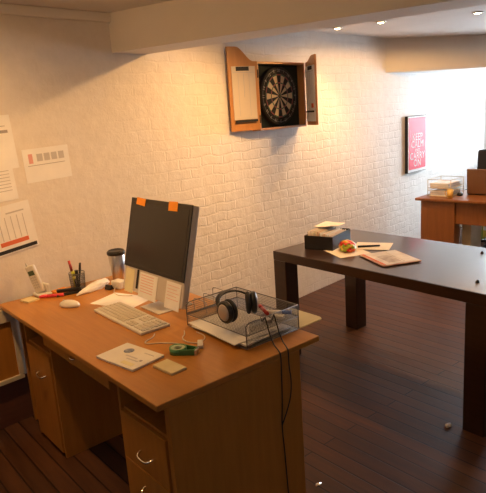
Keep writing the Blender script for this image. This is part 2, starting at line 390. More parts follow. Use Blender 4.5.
# ------------------------------------------------------------------ things on the near desk
kb = thing('keyboard', 'long white computer keyboard lying on the near desk', 'keyboard', dk(.375, -.81), DA+R(-1))
b = MB(); b.box(-.078, .078, -.245, .245, 0, .014, .004); b.build('keyboard_base', M_white, kb)
M_key = mat('ivory_keycap', (.66, .61, .53), .5); b = MB(); bn = MB(); bv = MB(); ba = MB()
def key(y, x, w, mi=0, d=.0175):
    (bn if y < -.15 else b if y > -.07 else ba if x < -.02 else bv).box(x-d/2, x+d/2, y-w/2, y+w/2, .0142, .019, .0016, mi=mi, seg=1)
for r_ in range(6):
    x = .058-r_*.0225
    if r_ == 5:
        for y, w in ((.222, .027), (.19, .027), (.158, .027), (.08, .118), (.0, .027), (-.034, .027)): key(y, x, w)
    else:
        for k in range(14): key(.225-k*.0205, x, .0175)
    for k in range(3):
        if r_ != 3: key(-.085-k*.02, x, .0165, 1 if r_ in (4, 5) else 0)
    for k in range(4): key(-.163-k*.0212, x, .0175, 1 if k == 3 else 0)
b.build('letter_keys', M_key, kb); bv.build('navigation_keys', M_key, kb); ba.build('arrow_keys', M_key, kb); bn.build('number_keys', [M_key, M_lightink], kb)
# mouse
ms = thing('computer_mouse', 'white oval computer mouse at the front of the near desk', 'mouse', dk(.255, -.375), DA+R(30))
b = MB(); bmesh.ops.create_uvsphere(b.bm, u_segments=24, v_segments=14, radius=1)
for v in b.bm.verts: v.co = Vector((v.co.x*.033, v.co.y*.062, max(v.co.z, -.35)*.026+.0095))
for f in b.bm.faces: f.smooth = True
b.build('shell', M_white, ms)
b = MB(); b.lathe([(.0, -.004), (.004, -.003), (.005, 0), (.004, .003), (0, .004)], 12, M=Matrix.Translation((.0, .035, .0325))); b.build('scroll_ball', M_lightink, ms)
# sheet under the computer
sheet('paper_sheet', 'white sheet of paper lying half under the computer', 'paper', .20, .28, M_paper, (), DM(.49, -.52, rz=R(20)))
# cordless phone
cr = thing('phone_cradle', 'pale charging cradle holding the cordless phone by the wall', 'cradle', dk(.232, -.054), DA+R(8))
b = MB(); b.box(-.04, .04, -.045, .045, 0, .022, .010, seg=3); b.box(.012, .032, -.034, .034, .02, .07, .006); b.build('cradle_body', M_white, cr)
ph = thing('cordless_phone', 'white cordless phone handset standing upright in its cradle', 'phone', dk(.224, -.056, TZ+.0245), 0)
ph.rotation_euler = (Matrix.Rotation(R(15), 4, Vector((-.72, -.69, 0))) @ Matrix.Rotation(DA+R(40), 4, 'Z')).to_euler()
b = MB(); b.box(-.014, .012, -.029, .029, 0, .165, .010, seg=3); b.build('handset', M_white, ph)
b = MB(); b.box(-.0155, -.0142, -.018, .018, .108, .135); b.build('phone_display', mat('phone_display', (.10, .14, .09), .2), ph)
b = MB()
for i in range(5):
    for j in range(3): b.box(-.0158, -.0142, -.016+.0125*j, -.009+.0125*j, .03+.015*i, .039+.015*i, .0006, seg=1)
b.build('keypad', M_lightink, ph)
b = MB(); b.cyl((0, .016, .1655), (0, .016, .185), .006, .004, 10); b.build('aerial', M_white, ph)
# small stuff along the wall end
b = MB(); b.box(-.036, .036, -.04, .04, 0, .005, .001)
for i in range(3): b.box(-.035, .035, -.039, .039, .0051+.0012*i, .006+.0012*i)
o = b.build('sticky_note_pad', M_pale); o.matrix_world = DM(.145, -.085, rz=R(15)); tag(o, 'pale cream note pad beside the cordless phone cradle', 'note pad')
def marker(name, label, x, y, rz, Lg, rad, mbody, mcap, cat='marker'):
    t = thing(name, label, cat, dk(x, y, TZ+rad), DA+rz)
    b = MB(); b.cyl((0, -Lg/2, 0), (0, Lg*.18, 0), rad, n=16); b.build('barrel', mbody, t)
    b = MB(); b.cyl((0, Lg*.18, 0), (0, Lg/2, 0), rad*1.08, rad*.9, 16); b.build('cap', mcap, t)
marker('highlighter', 'pink highlighter lying on the desk beside the note pad', .255, -.130, R(55), .135, .0095, M_pink, M_pink)
st = thing('stapler', 'black stapler lying behind the pink highlighter', 'stapler', dk(.345, -.158), DA+R(78))
b = MB(); b.box(-.017, .017, -.07, .07, 0, .012, .004); b.build('stapler_base', M_blkm, st)
b = MB(); b.box(-.014, .014, -.07, .068, .018, .036, .006, M=Matrix.Rotation(R(4), 4, 'X')); b.build('stapler_arm', M_blk, st)
b = MB(); b.cyl((-.016, -.058, .014), (.016, -.058, .014), .012, n=12); b.build('hinge', M_blkm, st)
b = MB(); b.box(-.045, .045, -.03, .03, 0, .014, .002); o = b.build('orange_pad', M_orange); o.matrix_world = DM(.33, -.068, rz=R(10)); tag(o, 'orange note pad lying in front of the pen pot', 'note pad')
# mesh pen pot
pp = thing('pen_pot', 'grey wire mesh pen pot standing on the desk by the wall', 'pen pot', dk(.43, -.10), DA)
b = MB(); n = 40; r0, r1, hh = .040, .046, .10
for i in range(n):
    t = 2*math.pi*i/n
    for dr in (1, -1):
        pts = [((r0+(r1-r0)*k/4)*math.cos(t+dr*.16*k), (r0+(r1-r0)*k/4)*math.sin(t+dr*.16*k), hh*k/4) for k in range(5)]
        b.tube(pts, .0007, 4)
for k in range(1, 9):
    rr = r0+(r1-r0)*k/9; b.tube([(rr*math.cos(2*math.pi*i/24), rr*math.sin(2*math.pi*i/24), hh*k/9) for i in range(25)], .0006, 4)
b.build('mesh_side', M_wire, pp)
b = MB(); b.lathe([(.0, 0), (r0+.001, 0), (r0+.001, .006), (0, .006)], 28); b.build('pot_base', M_wire, pp)
b = MB(); b.tube([(r1*math.cos(2*math.pi*i/32), r1*math.sin(2*math.pi*i/32), hh) for i in range(33)], .0022, 6); b.build('rim', M_wire, pp)
def pen_in_pot(name, label, dx, dy, tx, ty, Lg, rad, mb_, mc, cat='pen'):
    t = thing(name, label, cat, dk(.43+dx, -.10+dy, TZ+.0075), 0)
    d = DR.to_3x3() @ Vector((tx, ty, 1)).normalized(); t.rotation_euler = d.to_track_quat('Z', 'Y').to_euler()
    b = MB(); b.cyl((0, 0, 0), (0, 0, Lg*.72), rad*.8, rad*1.2, 12); b.build('barrel', mb_, t)
    b = MB(); b.cyl((0, 0, Lg*.72), (0, 0, Lg), rad*1.45, rad*1.3, 12); b.build('cap', mc, t)
pen_in_pot('pen', 'red capped pen leaning left in the pen pot', 0, .012, -.10, .25, .165, .0055, M_white, M_red)
pen_in_pot('pen', 'dark red capped pen beside the leaning red one in the pot', -.012, -.006, -.12, .10, .15, .0055, M_blk, mat('maroon_plastic', (.22, .02, .03), .4))
pen_in_pot('pen', 'black pen leaning right in the pen pot', 0, -.012, .06, -.22, .16, .005, M_blk, M_blk)
pen_in_pot('marker', 'short yellow marker in the pen pot', -.018, .002, -.03, .0, .105, .0075, mat('yellow_plastic', (.75, .68, .05), .4), mat('yellow_green_cap', (.62, .66, .08), .4), 'marker')
pen_in_pot('marker', 'short black marker in the middle of the pen pot', -.008, -.016, .0, -.03, .112, .007, M_blk, M_blk, 'marker')
# crumpled white wrapper
def lump(name, label, cat, M, sx, sy, sz, m, seed=1, amp=.35, taper=0, sub=4):
    b = MB(); bmesh.ops.create_icosphere(b.bm, subdivisions=sub, radius=1)
    rnd = random.Random(seed); ds = [(Vector((rnd.uniform(-1, 1), rnd.uniform(-1, 1), rnd.uniform(-1, 1))).normalized(), rnd.uniform(3, 8), rnd.uniform(0, 6)) for _ in range(9)]
    for v in b.bm.verts:
        k = 1+amp*sum(abs(math.sin(d.dot(v.co)*f+p))-.6 for d, f, p in ds)/len(ds)*1.6
        c = v.co*k; tp = 1+taper*c.y
        v.co = Vector((c.x*sx*tp, c.y*sy, (max(c.z, -.55)+.55)*sz*tp))
    for f in b.bm.faces: f.smooth = False
    mi = min(v.co.z for v in b.bm.verts)
    for v in b.bm.verts: v.co.z -= mi
    o = b.build(name, m); o.matrix_world = M; return tag(o, label, cat)
lump('crumpled_wrapper', 'crumpled white paper wrapper on the desk between the pen pot and travel mug', 'wrapper', DM(.475, -.200, rz=R(109)), .030, .120, .026, M_paper, 5, .30, -.4)
bc = thing('binder_clip', 'small black binder clip beside the white wrapper', 'clip', dk(.545, -.262), DA+R(15))
b = MB(); b.prism([(-.016, 0), (.016, 0), (.005, .026), (-.005, .026)], -.022, .022, M=Matrix.Rotation(R(90), 4, 'X')); b.build('clip_body', M_blkm, bc)
b = MB(); b.tube([(-.004, -.008, .026), (-.012, -.008, .045), (-.012, .008, .045), (-.004, .008, .026)], .0012, 6); b.build('wire_arm', M_steel, bc)
ad = thing('power_adapter', 'small white square adapter beside the travel mug', 'adapter', dk(.60, -.285), DA+R(10))
b = MB(); b.box(-.028, .028, -.04, .04, 0, .045, .006, seg=3); b.build('adapter_body', M_white, ad)
b = MB(); b.tube([(-.028, -.01, .02), (-.05, -.02, .012), (-.09, -.06, .004), (-.11, -.13, .003), (-.07, -.2, .003)], .0022, 8, smooth_path=2); b.build('lead', M_cable_w, ad)
# travel mug
mg = thing('travel_mug', 'steel travel mug with a black lid standing by the wall', 'mug', dk(.69, -.112), DA)
b = MB(); b.lathe([(0, 0), (.036, 0), (.038, .004), (.050, .155), (.047, .158), (0, .158)], 32); b.build('mug_body', M_steel, mg)
b = MB(); b.lathe([(0, .158), (.054, .158), (.056, .165), (.055, .176), (.047, .184), (.044, .180), (0, .178)], 32); b.build('lid', M_blk, mg)
b = MB(); b.box(-.012, .012, -.072, -.046, .170, .180, .003); b.build('lid_tab', M_blk, mg)
# notebook with blue emblem
nb = thing('magazine', 'white booklet with a round blue emblem at the front edge of the near desk', 'booklet', dk(.139, -1.228), DA+R(9)); nb.scale = (.85, .88, 1)
b = MB(); b.box(-.095, .095, -.135, .135, 0, .009, .002); b.build('pages', M_paper, nb)
b = MB(); b.box(-.096, .096, -.136, .136, .0092, .0102); b.build('cover', mottled('booklet_cover', (.70, .66, .60), (.78, .75, .70), 6, .5), nb)
b = MB(); b.lathe([(0, 0), (.026, 0), (.026, .0006), (0, .0006)], 28, M=Matrix.Translation((.035, .048, .0103))); b.build('emblem', mottled('blue_emblem', (.05, .08, .20), (.35, .38, .45), 40, .5), nb)
for q in ((-.01, .0, -.06, .02), (-.03, -.022, -.09, -.01), (.055, .062, -.105, -.04)):
    b = MB(); b.box(*q, .0103, .0106); b.build('printed_line', M_lightink, nb)
b = MB(); b.box(-.075, -.05, -.10, -.02, .0103, .0107); b.build('yellow_band', M_yel, nb)
b = MB(); b.box(-.018, -.004, -.1, -.085, .0103, .0108); b.build('dark_mark', M_ink, nb)
b = MB(); b.box(-.036, .036, -.062, .062, 0, .006, .001)
for i in range(4): b.box(-.035, .035, -.061, .061, .0062+.001*i, .0069+.001*i)
o = b.build('sticky_note_pad', M_pale); o.matrix_world = DM(.195, -1.437, rz=R(4)); tag(o, 'pale yellow sticky note pad beside the white booklet', 'note pad')
# tape dispenser
td = thing('tape_dispenser', 'green and clear tape dispenser lying on the near desk', 'tape dispenser', dk(.315, -1.352), DA+R(32))
b = MB()
pts = [(.03*math.cos(t*math.pi/12), -.028*0+.03*math.sin(t*math.pi/12)) for t in range(6, 31)]
def ringstrip(b, ro, ri, z0, z1, mi=0, n=28, cx=0, cy=0):
    o_ = [[b.bm.verts.new((cx+r*math.cos(2*math.pi*i/n), cy+r*math.sin(2*math.pi*i/n), z)) for i in range(n)] for r, z in ((ro, z0), (ro, z1), (ri, z1), (ri, z0))]
    for k in range(4):
        a, c = o_[k], o_[(k+1) % 4]
        for i in range(n):
            f = b.bm.faces.new((a[i], a[(i+1) % n], c[(i+1) % n], c[i])); f.smooth = k in (0, 2); f.material_index = mi
ringstrip(b, .036, .031, 0, .024, cy=.02)
b.prism([(-.033, .01), (-.029, .01), (-.015, -.055), (-.019, -.058)], 0, .024); b.prism([(.029, .01), (.033, .01), (.016, -.062), (.012, -.060)], 0, .024)
b.prism([(-.019, -.058), (-.015, -.054), (.014, -.058), (.016, -.064)], 0, .024)
b.build('dispenser_body', M_green, td)
b = MB(); ringstrip(b, .030, .018, .002, .022, cy=.02); b.build('tape_roll', M_clear, td)
b = MB(); b.box(-.019, .016, -.068, -.060, 0, .022, .001); b.build('cutter', M_steel, td)
# white cable with plug
wc = thing('white_cable', 'thin white cable with a small plug curling behind the tape dispenser', 'cable', dk(0, 0, TZ), DA)
b = MB(); z = .003
b.tube([(.345, -1.085, z), (.315, -1.12, z), (.265, -1.13, z), (.255, -1.16, z), (.31, -1.20, z), (.345, -1.25, z), (.36, -1.285, z)], .0025, 8, smooth_path=3)
b.build('lead', M_cable_w, wc)
b = MB(); b.tube([(.455, -1.16, z), (.43, -1.20, z), (.40, -1.22, z), (.385, -1.27, z), (.40, -1.315, z), (.425, -1.325, z), (.462, -1.31, z), (.485, -1.27, z), (.483, -1.215, z)], .0025, 8, smooth_path=3); b.build('lead', M_cable_w, wc)
b = MB(); b.box(-.012, .012, -.034, .034, .0, .016, .004, M=Matrix.Translation((.405, -1.352, .0005)) @ Matrix.Rotation(R(-35), 4, 'Z')); b.build('plug', M_white, wc)

# ------------------------------------------------------------------ letter tray with wires
TX0, TX1, TY0, TY1 = .500, .800, -1.545, -1.125
lt = thing('letter_tray', 'grey wire mesh letter tray at the right end of the near desk', 'letter tray', dk(0, 0, TZ+.0045), DA)
def grid_panel(b, o, u, v, nu, nv, r=.0008):
    o, u, v = Vector(o), Vector(u), Vector(v)
    for i in range(nu+1): b.cyl(o+u*i/nu, o+u*i/nu+v, r, n=4)
    for j in range(nv+1): b.cyl(o+v*j/nv, o+v*j/nv+u, r, n=4)
zt, zh = .060, .112
b = MB(); grid_panel(b, (TX0, TY0, .004), (TX1-TX0, 0, 0), (0, TY1-TY0, 0), 20, 28, .0007); b.build('mesh_base', M_wire, lt)
b = MB(); grid_panel(b, (TX0, TY0, zt), (TX1-TX0, 0, 0), (0, TY1-TY0, 0), 30, 42, .0008); b.build('mesh_shelf', M_wire, lt)
b = MB(); grid_panel(b, (TX1, TY0, .004), (0, TY1-TY0, 0), (0, 0, zh-.004), 60, 14); b.build('mesh_back', M_wire, lt)
for yy in (TY0, TY1):
    b = MB(); grid_panel(b, (TX0, yy, .004), (TX1-TX0, 0, 0), (0, 0, .062 if yy == TY0 else zh-.004), 46, 11); 
    if yy == TY0: grid_panel(b, (TX0+.02, yy, .066), (TX1-TX0-.02, 0, 0), (0, 0, zh-.066), 44, 8)
    b.build('mesh_side', M_wire, lt)
b = MB()
for zz in (.003, zt): b.tube([(TX0, TY0, zz), (TX0, TY1, zz), (TX1, TY1, zz), (TX1, TY0, zz), (TX0, TY0, zz)], .0024, 6)
b.tube([(TX0, TY0, .003), (TX0, TY0, zh-.012), (TX0+.02, TY0, zh), (TX1, TY0, zh), (TX1, TY1, zh), (TX0+.02, TY1, zh), (TX0, TY1, zh-.012), (TX0, TY1, .003)], .0026, 6)
for yy in (TY0, TY1): b.tube([(TX1, yy, .003), (TX1, yy, zh)], .0024, 6)
b.build('wire_frame', M_wire, lt)
# papers in the bottom of the tray
for i, (dx, dy, rz, lb) in enumerate([(0, 0, 0, 'lowest white sheet under the shelf of the letter tray'), (-.012, -.01, 3, 'middle white sheet under the shelf of the letter tray'), (-.024, .012, -4, 'topmost white sheet sticking out of the front of the letter tray')]):
    sheet('paper_sheet', lb, 'paper', .27, .365, M_paper, (), DM(.645+dx, -1.335+dy, TZ+.0100+.0042*i, R(rz)), th=.004, group='papers in the letter tray')
# odds in the tray
SZ = TZ+zt+.0067
def small(name, label, cat, x, y, w, l, hgt, m, rz=0, z=SZ, bev=.003):
    b = MB(); b.box(-w/2, w/2, -l/2, l/2, 0, hgt, bev); o = b.build(name, m); o.matrix_world = DM(x, y, z, rz); return tag(o, label, cat)
small('eraser', 'white eraser lying on the letter tray shelf behind the headphones', 'eraser', .725, -1.495, .03, .055, .014, M_white, R(20))
marker_z = SZ
t = thing('marker', 'blue marker lying on the letter tray shelf', 'marker', dk(.745, -1.44, SZ+.009), DA+R(35)); b = MB(); b.cyl((0, -.045, 0), (0, .03, 0), .0085, n=14); b.build('barrel', M_white, t); b = MB(); b.cyl((0, -.085, 0), (0, -.045, 0), .009, n=14); b.build('cap', M_blue, t)
t = thing('marker', 'red marker lying on the letter tray shelf beside the headphones', 'marker', dk(.735, -1.395, SZ+.0095), DA+R(-25)); b = MB(); b.cyl((0, -.05, 0), (0, .03, 0), .0085, n=14); b.build('barrel', M_red, t); b = MB(); b.cyl((0, .03, 0), (0, .065, 0), .009, n=14); b.build('cap', M_red, t)
small('battery_pack', 'small grey box lying at the front of the letter tray shelf', 'box', .66, -1.49, .035, .05, .016, M_lightink, R(-15))

# ------------------------------------------------------------------ headphones
hp = thing('headphones', 'black and silver headphones resting on the letter tray', 'headphones', dk(.615, -1.372, SZ), DA+R(93))
def cup(y, sgn, ry, xoff=0):
    M = Matrix.Translation((xoff, y, .0535)) @ Matrix.Rotation(ry, 4, 'Z') @ Matrix.Rotation(R(-90)*sgn, 4, 'X')   # lathe axis z -> outward y
    sc = Matrix.Diagonal((.92, 1.0, 1.0, 1.0))
    b = MB(); b.lathe([(0, -.004), (.036, -.004), (.047, .0), (.051, .008), (.050, .016), (.044, .022), (.040, .022), (0, .020)], 32, M=M @ sc); c = b.build('ear_cup', M_blk, hp)
    b = MB(); b.lathe([(.030, -.005), (.046, -.006), (.052, -.014), (.048, -.023), (.036, -.026), (.026, -.022), (.024, -.006)], 32, M=M @ sc, close=False); b.build('ear_cushion', M_blkm, c)
    b = MB(); b.lathe([(.0, .029), (.018, .0285), (.034, .025), (.0385, .0205), (0, .0205)], 32, M=M @ sc); b.build('ear_cap', M_silverpad, c)
    return M
HX = 0
cup(.073, 1, R(0), HX); cup(-.073, -1, R(-40), HX)
b = MB(); pts = []
for i in range(15):
    t = math.pi*i/14; pts.append((HX+.085*math.sin(t)**.8, .094*math.cos(t), .056+.052*math.sin(t)**.8))
for off in (-.009, -.003, .003, .009): b.tube([(p[0]+off, p[1], p[2]-abs(off)*.1) for p in pts], .0042, 8)
b.build('headband', M_blk, hp)
for p, q in ((pts[0], pts[1]), (pts[-1], pts[-2])):
    b = MB(); b.cyl(p, (Vector(q)+Vector(p))/2+Vector((0, 0, .008)), .008, .007, 10); b.build('yoke', M_silverpad, hp)
# headphone lead hanging over the desk end
hl = thing('headphone_cable', 'black headphone cable hanging over the right end of the near desk', 'cable', dk(0, 0, 0), DA)
ye = -DL-.004; b = MB(); zt_ = SZ+.004
b.tube([(.655, -1.46, zt_+.01), (.63, -1.50, zt_+.005), (.61, -1.54, TZ+zh+.004), (.60, -1.553, TZ+zh+.004), (.59, -1.60, TZ+.02), (.58, -1.645, TZ+.006), (.575, ye-.003, TZ-.004), (.573, ye-.004, .66), (.568, ye-.005, .52), (.556, ye-.006, .42), (.565, ye-.006, .30), (.57, ye-.006, .15), (.575, ye-.008, .03), (.59, ye-.03, .004), (.65, ye-.05, .004)], .0028, 8, smooth_path=3)
b.build('cable_strand', M_rubber, hl)
b = MB()
b.tube([(.69, -1.47, zt_+.01), (.67, -1.52, zt_+.006), (.655, -1.545, TZ+zh+.004), (.648, -1.557, TZ+zh), (.64, -1.60, TZ+.02), (.625, -1.645, TZ+.006), (.618, ye-.003, TZ-.004), (.615, ye-.004, .66), (.625, ye-.004, .60), (.618, ye-.005, .53), (.59, ye-.006, .47), (.556, ye-.0095, .424)], .0028, 8, smooth_path=3)
b.build('cable_strand', M_rubber, hl)

# wire rack left of the tray
wr = thing('wire_file_rack', 'bent wire file rack standing between the computer and the letter tray', 'file rack', dk(.70, -1.035, TZ), DA)
b = MB()
for k, (xx, hh) in enumerate(((-.06, .075), (.0, .085), (.06, .10))):
    b.tube([(xx, -.05, .002), (xx, -.052, hh-.012), (xx, -.042, hh), (xx, .042, hh), (xx, .052, hh-.012), (xx, .05, .002)], .0022, 8, smooth_path=1)
b.build('wire_loops', M_steel, wr)
b = MB()
for yy in (-.05, .05): b.tube([(-.085, yy, .0022), (.085, yy, .0022)], .0022, 6)
b.build('wire_base', M_steel, wr)
# pale plastic tray overhanging the back
pt = thing('plastic_folder', 'pale yellow plastic folder sticking out behind from under the letter tray', 'folder', dk(.755, -1.425, TZ), DA)
b = MB()
def rrect(w, l, r, n=6):
    p = []
    for cx_, cy_, a0 in ((w/2-r, l/2-r, 0), (-w/2+r, l/2-r, 90), (-w/2+r, -l/2+r, 180), (w/2-r, -l/2+r, 270)):
        for i in range(n+1): t = R(a0+90*i/n); p.append((cx_+r*math.cos(t), cy_+r*math.sin(t)))
    return p
b.prism(rrect(.444, .225, .035), .0003, .0018); b.build('back_cover', M_palepl, pt)
b = MB(); b.prism(rrect(.440, .221, .034), .0024, .0040); b.build('front_cover', M_palepl, pt)

# ------------------------------------------------------------------ dark table
TA = R(-6.64); TO = Vector((1.607, -.6508, 0)); TW, TL, LW, TT = .835, 1.506, .113, .757
TRm = Matrix.Rotation(TA, 4, 'Z')
def tb(x, y, z=TT): return TO+TRm @ Vector((x, y, z))
tab = thing('dining_table', 'dark stained wooden table with thick square legs beyond the desk', 'table', TO, TA)
b = MB(); b.box(0, TW, -TL, 0, TT-.062, TT, .004); b.build('tabletop', M_dark, tab)
for lx in (.001, TW-LW-.001):
    for ly in (-LW-.001, -TL+.001):
        b = MB(); b.box(lx, lx+LW, ly, ly+LW, 0, TT-.0625, .003); b.build('leg', M_dark, tab)
def TM(x, y, z=TT, rz=0): return Matrix.Translation(tb(x, y, z)) @ Matrix.Rotation(TA+rz, 4, 'Z')
def tl(wx, wy):
    v = TRm.inverted() @ (Vector((wx, wy, 0))-TO); return v.x, v.y
# black box of cards
x, y = tl(1.915, -.885)
bxr = math.atan2(-.975+.803, 1.776-1.808)      # long side direction in world
bx = thing('card_box', 'black open box of cream cards on the dark table', 'box', tb(x, y), R(10))
w2, l2, h2, t = .145, .103, .092, .004
b = MB(); b.box(-w2, w2, -l2, l2, 0, t); b.box(-w2, -w2+t, -l2, l2, t, h2); b.box(w2-t, w2, -l2, l2, t, h2); b.box(-w2+t, w2-t, -l2, -l2+t, t, h2); b.box(-w2+t, w2-t, l2-t, l2, t, h2)
b.build('box_body', M_blk, bx)
rnd = random.Random(3); BM = Matrix.Translation(tb(x, y)) @ Matrix.Rotation(R(10), 4, 'Z')
tones = [M_cream, M_paper, M_cream, mottled('pinkish_card', (.72, .52, .45), (.78, .6, .52), 8, .8)]
for i in range(15):
    yy = -l2+.016+i*(2*l2-.04)/14
    b = MB(); b.box(-.125+rnd.uniform(0, .02), .125-rnd.uniform(0, .02), -.0016, .0016, 0, .084+.0014*i+rnd.uniform(0, .012), .0005, seg=1)
    o = b.build('index_card', tones[(i*3) % 4]); o.matrix_world = BM @ Matrix.Translation((rnd.uniform(-.006, .006), yy, t+.001)) @ Matrix.Rotation(R(rnd.uniform(-5, -2)), 4, 'X') @ Matrix.Rotation(R(rnd.uniform(-1, 1)), 4, 'Z')
    tag(o, 'cream or pinkish card standing on edge in the black box', 'card', 'cards in the black box')
o = sheet('folded_leaflet', 'cream leaflet lying loosely across the cards in the black box', 'leaflet', .20, .15, [M_cream, M_pinkink], [(-.07, .06, .02, .035, 1)], BM @ Matrix.Translation((.10, .03, .118)) @ Matrix.Rotation(R(3), 4, 'Y'), curl=.02)
# sheets
x, y = tl(1.83, -1.08); sheet('paper_sheet', 'cream sheet of paper lying on the dark table under the sweet packet', 'paper', .22, .30, M_cream, (), TM(x, y, TT, R(-22)), th=.002)
x, y = tl(2.02, -1.17); sheet('paper_sheet', 'cream sheet on the dark table under the black pen', 'paper', .20, .24, M_cream, (), TM(x, y, TT+.0022, R(28)), th=.0015)
# colourful packet
x, y = tl(1.845, -1.09)
M_sweet = mat('colourful_packet', (.8, .3, .05), .3); n = N(M_sweet, 'ShaderNodeTexVoronoi', Scale=38.0); L(M_sweet, coords(M_sweet), n.inputs['Vector'])
sp = N(M_sweet, 'ShaderNodeSeparateColor'); L(M_sweet, n.outputs['Color'], sp.inputs[0])
L(M_sweet, ramp(M_sweet, sp.outputs[0], [(.0, (.60, .02, .01)), (.3, (.70, .03, .01)), (.45, (.80, .22, .01)), (.6, (.80, .50, .02)), (.9, (.22, .38, .03))]), bsdf(M_sweet).inputs['Base Color'])
lump('sweet_packet', 'crumpled red and yellow sweet packet on the dark table beside the black box', 'packet', TM(x, y, TT+.0042, R(-40)), .052, .085, .042, M_sweet, 11, .3, 0)
t = thing('pen', 'black pen lying on cream paper beside the sweet packet', 'pen', tb(*tl(1.985, -1.165), TT+.0105), TA+R(48))
b = MB(); b.cyl((0, -.07, 0), (0, .03, 0), .0055, .0065, 14); b.build('barrel', M_blk, t)
b = MB(); b.cyl((0, .03, 0), (0, .075, 0), .0075, .007, 14); b.build('cap', M_blkm, t)
# magazine
x, y = tl(1.79, -1.425)
mz = thing('magazine', 'open magazine with pinkish edges lying on the dark table', 'magazine', tb(x, y, TT+.004), TA+R(-24))
b = MB(); b.box(-.125, .125, -.15, .15, 0, .006, .0015); b.build('pages', mottled('magazine_edge', (.62, .28, .22), (.70, .50, .42), 14, .5), mz)
b = MB(); b.box(-.118, .118, -.142, .142, .0062, .0075); b.build('cover', mottled('magazine_page', (.52, .48, .45), (.72, .67, .62), 9, .45), mz)
b = MB(); b.box(-.06, .02, -.10, .05, .0076, .0082); b.build('picture', mottled('magazine_picture', (.35, .28, .25), (.55, .5, .48), 22, .5), mz)
b = MB(); b.box(.035, .10, -.12, .10, .0076, .0082); b.build('picture', mottled('magazine_picture_light', (.62, .58, .54), (.72, .68, .63), 22, .5), mz)
b = MB(); b.box(-.116, -.10, -.14, .14, .0076, .0082); b.build('red_band', M_redink, mz)
# little black things at the right end of the table
def knob(wx, wy, label):
    t = thing('cable_end', label, 'cable end', tb(*tl(wx, wy)), TA)
    b = MB(); b.lathe([(0, 0), (.009, 0), (.010, .004), (.006, .008), (.005, .014), (0, .015)], 16); b.build('knob', M_blk, t)
    return t
k = knob(1.60, -2.03, 'small black cable end near the front corner of the dark table')
knob(2.17, -1.83, 'small black cable end at the far right of the dark table')

# ------------------------------------------------------------------ dart cabinet
HX0, HX1, Z0, Z1, DY = 2.18, 2.775, 1.532, 2.052, -.085
M_board = mat('black_sisal', (.014, .014, .014), .8); M_bc = mat('cream_sisal', (.62, .50, .33), .85); M_br = mat('red_sisal', (.38, .03, .03), .8); M_bg = mat('green_sisal', (.03, .15, .06), .8)
M_felt = mat('dark_green_felt', (.012, .022, .018), .9)
dc = thing('dartboard_cabinet', 'open wooden dartboard cabinet with two doors fixed high on the brick wall', 'dartboard cabinet', (0, 0, 0))
t = .016; b = MB()
b.box(HX0, HX1, -.012, -.0008, Z0, Z1)
b.box(HX0, HX0+t, DY, -.012, Z0, Z1, .002); b.box(HX1-t, HX1, DY, -.012, Z0, Z1, .002); b.box(HX0+t, HX1-t, DY, -.012, Z0, Z0+t, .002); b.box(HX0+t, HX1-t, DY, -.012, Z1-t, Z1, .002)
b.build('cabinet_case', M_oak, dc)
b = MB(); b.box(HX0+t, HX1-t, -.016, -.012, Z0+t, Z1-t); b.build('backing', M_felt, dc)
# doors with a swept top; local x from hinge outward (0..w), z up
def door(hinge, ang, w, zb, zin, zout, white, flip):
    M = Matrix.Translation((hinge[0], hinge[1], 0)) @ Matrix.Rotation(ang, 4, 'Z')
    poly = [(0, zb), (w, zb), (w, zout)]
    for i in range(13):
        u = i/12; s_ = .5-.5*math.cos(math.pi*u); poly.append((w*(.72-.62*u), zout-(zout-zin)*s_))
    poly.append((0, zin))
    MM = M @ Matrix.Rotation(R(90), 4, 'X')          # prism xy -> x,z ; thickness along -y
    b = MB(); b.prism(poly, -.008, .008, M=MM); d = b.build('door', M_oak, dc)
    fs = 1 if not flip else -1
    def bb(name, u0, u1, z0, z1, m, y0=.0085, y1=.0125):
        b = MB(); a0, a1 = (-y1, -y0) if fs == 1 else (y0, y1); b.box(u0, u1, a0, a1, z0, z1, M=M); return b.build(name, m, d)
    bb('scoreboard', w*(.08 if flip else .03), w*(.90 if flip else .975), zb+(.085 if flip else .03), zb+.475, white)
    bb('scoreboard_heading', w*.30, w*.75, zb+.442, zb+.472, M_blkm, .0126, .0132)
    for zz in (zb+.428,): bb('scoreboard_line', w*.12, w*.86, zz, zz+.004, M_lightink, .0126, .0130)
    bb('scoreboard_line', w*.485, w*.505, zb+.25, zb+.42, M_lightink, .0126, .0130)
    for uu in (.3, .68): bb('scoreboard_line', w*uu, w*uu+.003, zb+.11, zb+.42, M_lightink, .0126, .0130)
    bb('marker_ledge', w*.10, w*.86, zb+.064+(0 if flip else .04), zb+.082+(0 if flip else .035), M_blkm, .0128, .024)
    return d, bb
M_board_l = mat('scoreboard_cream', (.66, .57, .46), .5); M_board_r = mat('scoreboard_white', (.86, .87, .88), .35)
dx, dy = 1.925-2.166, (-.020)-(DY-.004); w = math.hypot(dx, dy)
dL, _ = door((2.166, DY-.006), math.atan2(dy, dx), w, Z0+.01, Z1-.0, 2.158, M_board_l, True)
dR, bb = door((HX1+.012, DY-.008), R(-124), w*.92, Z0+.01, Z1, 2.095, M_board_r, False)
bb('red_magnet', w*.58, w*.76, Z0+.15, Z0+.185, M_redink, .0126, .018)
for z in (Z0+.09, Z1-.09):
    for hx in (HX0-.004, HX1+.004):
        b = MB(); b.cyl((hx, DY-.006, z-.03), (hx, DY-.006, z+.03), .006, n=10); b.build('hinge', M_blkm, dc)
